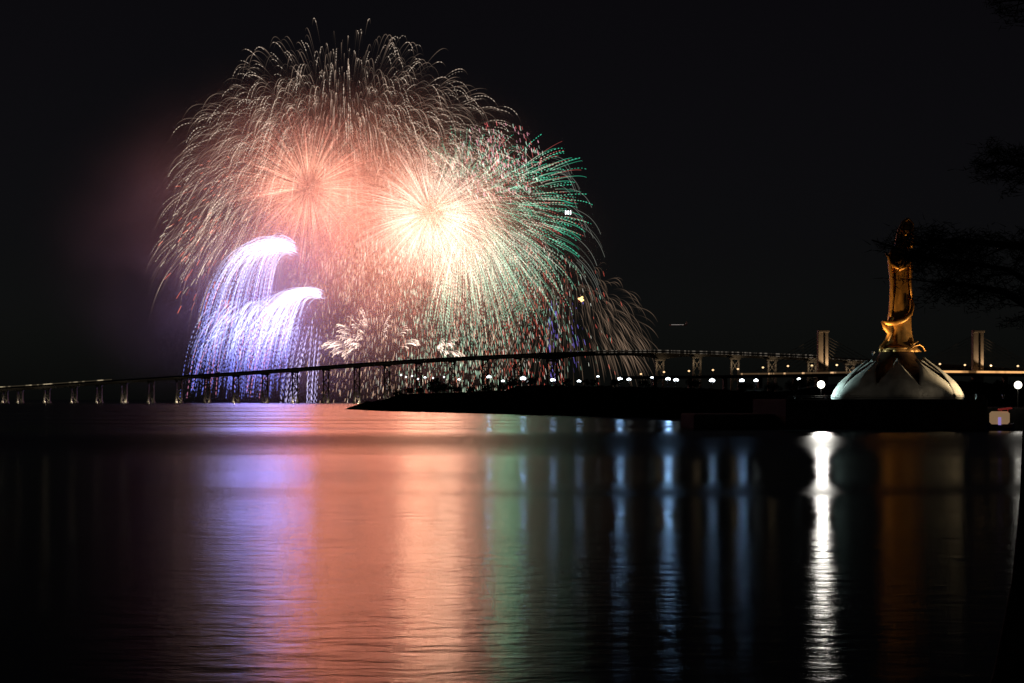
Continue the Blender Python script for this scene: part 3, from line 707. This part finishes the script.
# 2 salmon peony on the left
def peony(label, cx_, cy_, R_, n_, inner, outer, dep, fall=8, f0=.12, dashp=.3, rad=.34, kmin=.75, hemi=None, burn=.2):
    b_ = burst('firework', label, cx_, cy_, dep); T_ = Threads(); T2_ = Threads()
    for d in sph(n_):
        if hemi is not None and not hemi(d): continue
        reach = R_ * rng.uniform(kmin, 1.05); t = np.linspace(f0 * rng.uniform(.7, 1.8), rng.uniform(.8, 1.05), 9); p_ = ballistic(d, reach, fall, t)
        u = np.linspace(0, 1, 9)[:, None]; col = (A(inner) * (1 - u) + A(outer) * u) * rng.uniform(.45, 1.15)
        if rng.random() < dashp: dashes(T2_, p_, rad * 1.25, col * 1.25, 2.0, 1.9)
        else: T_.add(p_ * sf, rad * sf * np.linspace(1, .6, 9), col)
    T_.build('spark_rays', M['spark'], b_, burn)
    if T2_.n: T2_.build('dashed_sparks', M['spark'], b_, burn)
    return b_
peony('round salmon burst of straight rays beneath the willow, left of the white core', 309, 188, 86, 2100, (1.05, .48, .32), (1.25, .36, .27), 0, 6, .12, .35, .25, .55, burn=.26)
peony('brightest burst with a near-white core at the middle of the display', 431, 214, 92, 2400, (1.9, 1.5, 1.2), (1.2, .5, .38), -20, 12, .14, .5, .23, .45, burn=.2)
peony('hazy salmon burst overlapped by the white-cored burst beside it', 374, 203, 92, 1700, (.9, .38, .25), (1.1, .36, .25), 40, 14, .26, .5, .24, .4, burn=.17)
# crackling grains strewn through the salmon mass
b = burst('firework', 'loose cloud of crackling salmon grains filling the glow between the two salmon bursts', 372, 212, -25); T = Threads()
for _ in range(5200):
    a = rng.uniform(0, 2 * math.pi); q_ = rng.random() ** .6; x, y = 132 * q_ * math.cos(a), 88 * q_ * math.sin(a)
    if y < -10 and rng.random() < .3: y -= rng.uniform(0, 25)
    L_ = rng.uniform(.8, 4.5); dd = A([x, 0, y]) / (math.hypot(x, y) + 1e-6) + rng.normal(size=3) * .45; dd[2] -= .3
    p_ = A([[x, rng.uniform(-50, 50), y]]) + np.outer(A([0, .5, 1]) * L_, dd); c_ = A([1.0, .55, .36]) if rng.random() < .6 else A([1.0, .85, .6])
    T.add(p_ * sf, .27 * sf * A([.5, 1, .5]), np.repeat(c_[None] * rng.uniform(.15, .85), 3, 0))
T.build('crackling_grains', M['spark'], b, .6)
# green chrysanthemum
b = burst('firework', 'green and white chrysanthemum burst with dotted rays reaching right', 462, 214, -40); T = Threads(); T2 = Threads()
for d in sph(1900):
    if d[0] < -.35: continue
    reach = 122 * rng.uniform(.55, 1.06); up = d[2] + .5 * d[0]
    t = np.linspace(rng.uniform(.34, .55) if up > .2 else rng.uniform(.16, .45), rng.uniform(.7, 1.08), 14); p_ = ballistic(d, reach * ((1.08 if d[2] < .6 else .78) if up > .2 else 1), rng.uniform(9, 18) if up > .2 else rng.uniform(18, 34), t)
    g_ = A([.07, .85, .50]) if up > .2 else A([.34, .85, .54])
    if rng.random() < .2: g_ = A([.8, .14, .12])
    u = np.linspace(0, 1, 14)[:, None]; w_ = (1 - u) ** (4.5 if up > .2 else 2.6); col = (A([.9, .95, .75]) * w_ + g_ * (1 - w_)) * rng.uniform(.5, 1.15) * ((1.05 if d[2] < .6 else .6) if up > .2 else .74)
    if rng.random() < .62: dashes(T2, p_, .42, col * 1.15, 1.7, 1.7)
    else: T.add(p_ * sf, .36 * sf * np.linspace(1, .6, 14), col)
for _ in range(26):
    a = rng.uniform(-.25, .75); d = A([math.cos(a), rng.uniform(-.2, .2), math.sin(a)]); t = np.linspace(.6, 1.15, 12); p_ = ballistic(d, rng.uniform(120, 138), rng.uniform(34, 52), t)
    T.add(p_ * sf, .26 * sf, np.repeat(A([[.4, .42, .36]]) * rng.uniform(.3, 1), 12, 0))
T.build('spark_rays', M['spark'], b, .42); T2.build('dotted_rays', M['spark'], b, .62)
# red dashes at the far left
b = burst('firework', 'faint red burst of short dashes at the left rim of the display', 262, 232, 20); T = Threads()
for d in sph(420):
    if d[0] > -.1: continue
    t = np.linspace(.66, .95, 5); p_ = ballistic(d, 108 * rng.uniform(.6, 1.05), 24, t); a = rng.uniform(0, .5); sub = p_[int(rng.integers(0, 3)):][:3]
    c_ = A([.95, .2, .12]) if rng.random() < .65 else A([.95, .8, .6])
    T.add(sub * sf, .38 * sf, np.repeat(c_[None] * rng.uniform(.25, 1), len(sub), 0))
T.build('red_dashes', M['spark'], b)
# tan willow low on the right
b = burst('firework', 'dim brown willow burst drooping low at the right end of the display', 566, 322, 80); T = Threads()
for d in sph(900):
    if d[2] < -.3: continue
    t = np.linspace(rng.uniform(.35, .5), rng.uniform(.85, 1.1), 12); p_ = ballistic(d, rng.uniform(62, 100), rng.uniform(26, 60), t); u = np.linspace(0, 1, 12)
    br = np.exp(-((u - .55) / .3) ** 2) * rng.uniform(.1, .6); T.add(p_ * sf, .3 * sf, br[:, None] * A([.5, .33, .22])[None])
T.build('drooping_sparks', M['spark'], b, .5)
# falling glitter between bursts and bridge
b = burst('firework', 'curtain of red, green and white glitter falling towards the bridge', 450, 300, -60); T = Threads()
for _ in range(7000):
    x = float(rng.normal(452, 76)); y = 238 + 160 * rng.random() ** .85
    if x < 305 + rng.uniform(0, 20) or x > 560 + rng.random() ** 2 * 60 or y < 238 + max(0, x - 520) * .4: continue
    if rng.random() < max(0, (y - 330) / 110): continue
    L_ = rng.uniform(1.4, 6); sl_ = (x - 440) / 150 * .35 * rng.uniform(.4, 1)
    r_ = rng.random()
    if x < 400: c_ = A([1, .62, .42]) if r_ < .75 else A([.95, .9, .75])
    elif x < 500: c_ = A([.62, .92, .66]) if r_ < .5 else (A([1, .75, .55]) if r_ < .8 else A([.9, .25, .15]))
    else: c_ = A([.85, .13, .09]) if r_ < .5 else (A([.85, .85, .72]) if r_ < .8 else A([.3, .7, .5]))
    if (abs(x - 574) < 7 or abs(x - 550) < 4) and y > 300 and r_ < .8: c_ = A([.24, .18, .85])
    p_ = A([[x - 450, 0, 300 - y], [x - 450 + sl_ * L_ / 2, 0, 300 - y - L_ / 2], [x - 450 + sl_ * L_, 0, 300 - y - L_]]); p_[:, 1] = rng.uniform(-40, 40)
    T.add(p_ * sf, .27 * sf * A([.5, 1, .5]), np.repeat(c_[None] * rng.uniform(.12, 1.0) ** 1.2, 3, 0))
for _ in range(520):
    a_, q_ = rng.uniform(0, 6.283), 46 * rng.random() ** .8; x, y = 496 + q_ * math.cos(a_), 164 + q_ * .85 * math.sin(a_); L_ = rng.uniform(1.5, 5); c_ = [A([.7, .95, .75]), A([.95, .4, .5]), A([.8, .15, .15])][int(rng.integers(0, 3))]
    p_ = A([[x - 450, 0, 300 - y], [x - 450 + .3, 0, 300 - y - L_ / 2], [x - 450 + .8, 0, 300 - y - L_]]); T.add(p_ * sf, .36 * sf, np.repeat(c_[None] * rng.uniform(.25, .9), 3, 0))
o = T.build('falling_glitter', M['spark'], b); o['kind'] = 'stuff'
# white mines low over the bridge
def mine(label, cx_, cy_, n_, lo, hi, a0, a1, seed):
    b_ = burst('firework', label, cx_, cy_, -30); T_ = Threads()
    for i in range(n_):
        a = R(rng.uniform(a0, a1)); d = A([math.cos(a), rng.uniform(-.4, .4), math.sin(a)])
        for q_ in range(7):
            dd = d + rng.normal(size=3) * .035; t = np.linspace(.35, rng.uniform(.9, 1.1), 12); p_ = ballistic(dd, rng.uniform(lo, hi) if q_ == 0 else p_len * rng.uniform(.8, 1.03), 9, t)
            if q_ == 0: p_len = np.linalg.norm(p_[-1]) + 4
            u = np.linspace(0, 1, 12); T_.add(p_ * sf, (.22 + .3 * u) * sf, (u ** 1.2)[:, None] * A([1.0, .74, .6])[None] * rng.uniform(.5, 1.0))
    T_.build('plume_sparks', M['spark'], b_, 1.7)
mine('small white fan of feathery plumes low over the bridge, near the blue cascade', 374, 356, 26, 26, 56, 12, 168, 1)
mine('smaller spray of pale slanting streaks just right of the white fan', 432, 358, 9, 20, 38, 15, 75, 2)
# blue cascades
def cascade(label, heads, ex, n_, dep, b0, width):
    b_ = burst('firework', label, 260, 320, dep); T_ = Threads(); T2_ = Threads()
    for i in range(n_):
        sx, sy = heads(); Ex = ex(sx); lift = b0 * rng.uniform(.6, 1.15); u = np.linspace(0, 1, 40)
        x = sx + (Ex - sx) * (.55 * (1 - (1 - u) ** 2.6) + .45 * u); y = sy - lift * u + (402 - sy + lift) * u ** 2
        p_ = np.stack([x - 260, np.full(40, rng.uniform(-30, 30)), 320 - y], 1)
        cut = int(rng.uniform(13, 33)); inten = rng.uniform(.45, 1.1)
        hot = np.clip(1.4 - u * 1.7, 0, 1)[:, None]; col = (A([.80, .86, 1.3]) * hot * 1.8 + A([.21, .25, 1.0]) * (1 - hot)) * inten
        if rng.random() < .08: col = A([.85, .3, .5])[None] * np.ones((40, 1)) * .8
        k0 = 11 if b0 < 60 and sx < 317 else 1      # streams inside the lower fall start on their way down
        cut = max(cut, k0 + 4); T_.add(p_[k0:cut] * sf, width * sf * np.linspace(.5, 1, cut - k0), col[k0:cut])
        end = int(rng.uniform(28, 40)); dashes(T2_, p_[cut - 1:end], .48, col[cut - 1:end] * 1.1, 2.4, 2.0, .6)
    T_.build('glowing_streams', M['spark'], b_, .31); T2_.build('dashed_sparks', M['spark'], b_, .58)
cascade('upper blue-white cascade curling over from its bright head', lambda: (295 + rng.normal(0, 3.0), 250 + rng.normal(0, 3.2)), lambda s_: rng.uniform(186, 266), 150, -10, 80, .62)
def low_heads():
    if rng.random() < .32: return 321 + rng.normal(0, 1.6), 295 + rng.normal(0, 2.0)
    x = rng.uniform(240, 316); return x, 298 + abs(rng.normal(0, 19)) + max(0, 268 - x) * .45 + max(0, (x - 300)) * 1.0
cascade('lower blue-white cascade, broad and brightest, pouring down to the water', low_heads, lambda s_: s_ - rng.uniform(24, 62) * (1 if s_ < 312 else 1.4), 330, -30, 46, .8)
b = burst('firework', 'thin violet dashes falling straight at the right edge of the blue cascade', 306, 345, -35); T = Threads()
for _ in range(34):
    x = rng.uniform(294, 322); y0 = rng.uniform(318, 350); u = np.linspace(0, 1, 16); p_ = np.stack([x - 306 - 14 * (1 - (1 - u) ** 1.4) * (1 if x < 312 else .4), 0 * u, 345 - (y0 + (402 - y0) * u)], 1)
    dashes(T, p_, .42, np.repeat(A([[.62, .55, 1.0]]) * rng.uniform(.4, 1), 16, 0), 3.2, 2.6)
T.build('falling_dashes', M['spark'], b)

# light each burst throws on the smoke and the water
def blaze(x, y, dep, power, col, rad): lamp('burst_glow', 'POINT', P(x, y, DF + dep), power, col, rad)
SAL = (1.0, 0.25, 0.14)
for x, y, pw in ((285, 180, 1.05), (318, 195, 1.25), (352, 180, .8), (385, 215, 1.0), (345, 240, .8), (400, 180, .8), (450, 235, .7), (305, 235, .55), (470, 195, .55), (400, 260, .7), (340, 142, .5), (425, 155, .5), (330, 272, .5), (385, 290, .45), (440, 285, .45)):
    blaze(x, y, 60 + (x * 7 % 50) - 25, 3.1e5 * pw, SAL, 46)
blaze(432, 214, 20, 5e5, (1.0, 0.5, 0.29), 44)
blaze(505, 235, 20, 1.1e5, (0.3, 0.9, 0.5), 22)
blaze(445, 200, 30, 2.2e5, (1.0, .55, .36), 22); blaze(415, 232, 30, 2.2e5, (1.0, .55, .34), 22)
for x, y, pw in ((286, 252, .35), (258, 315, .5), (286, 335, .55), (246, 345, .38), (232, 355, .15)): blaze(x, y, 0, 3.6e5 * pw, (0.30, 0.24, 1.0), 34)

# ------------------------------------------------------------------ smoke
def smoke_mat():
    m = bpy.data.materials.new('drifting smoke'); m.use_nodes = True
    n = m.node_tree.nodes; l = m.node_tree.links; n.clear()
    o = n.new('ShaderNodeOutputMaterial'); v = n.new('ShaderNodeVolumePrincipled'); v.inputs['Color'].default_value = (0.85, 0.83, 0.82, 1); v.inputs['Anisotropy'].default_value = 0.0
    tc = n.new('ShaderNodeTexCoord')
    nz = n.new('ShaderNodeTexNoise'); nz.inputs['Scale'].default_value = 3.4; nz.inputs['Detail'].default_value = 5; nz.inputs['Distortion'].default_value = .4
    l.new(tc.outputs['Object'], nz.inputs['Vector'])
    mr = n.new('ShaderNodeMapRange'); mr.inputs['From Min'].default_value = .38; mr.inputs['From Max'].default_value = .64; mr.inputs['To Min'].default_value = .12; mr.inputs['To Max'].default_value = 1
    l.new(nz.outputs['Fac'], mr.inputs['Value'])
    ln = n.new('ShaderNodeVectorMath'); ln.operation = 'LENGTH'; l.new(tc.outputs['Object'], ln.inputs[0])
    fo = n.new('ShaderNodeMapRange'); fo.interpolation_type = 'SMOOTHSTEP'; fo.inputs['From Min'].default_value = .97; fo.inputs['From Max'].default_value = .12; fo.inputs['To Min'].default_value = 0; fo.inputs['To Max'].default_value = 1
    l.new(ln.outputs['Value'], fo.inputs['Value'])
    mu = n.new('ShaderNodeMath'); mu.operation = 'MULTIPLY'; l.new(mr.outputs[0], mu.inputs[0]); f2 = n.new('ShaderNodeMath'); f2.operation = 'POWER'; f2.inputs[1].default_value = 1.9; l.new(fo.outputs[0], f2.inputs[0]); l.new(f2.outputs[0], mu.inputs[1])
    m2 = n.new('ShaderNodeMath'); m2.operation = 'MULTIPLY'; m2.inputs[1].default_value = 1 / 150.0; l.new(mu.outputs[0], m2.inputs[0])
    m.cycles.volume_sampling = 'EQUIANGULAR'
    l.new(m2.outputs[0], v.inputs['Density']); l.new(v.outputs[0], o.inputs['Volume'])
    return m
bm = bmesh.new(); bmesh.ops.create_icosphere(bm, subdivisions=4, radius=1)
sm = obj('smoke', bm, smoke_mat()); sm['kind'] = 'stuff'
sm.location = P(318, 250, DF + 40); sm.scale = (350 * sf, 275 * sf, 230 * sf)
sm['label'] = 'glowing smoke drifting round the fireworks'; sm['category'] = 'smoke'
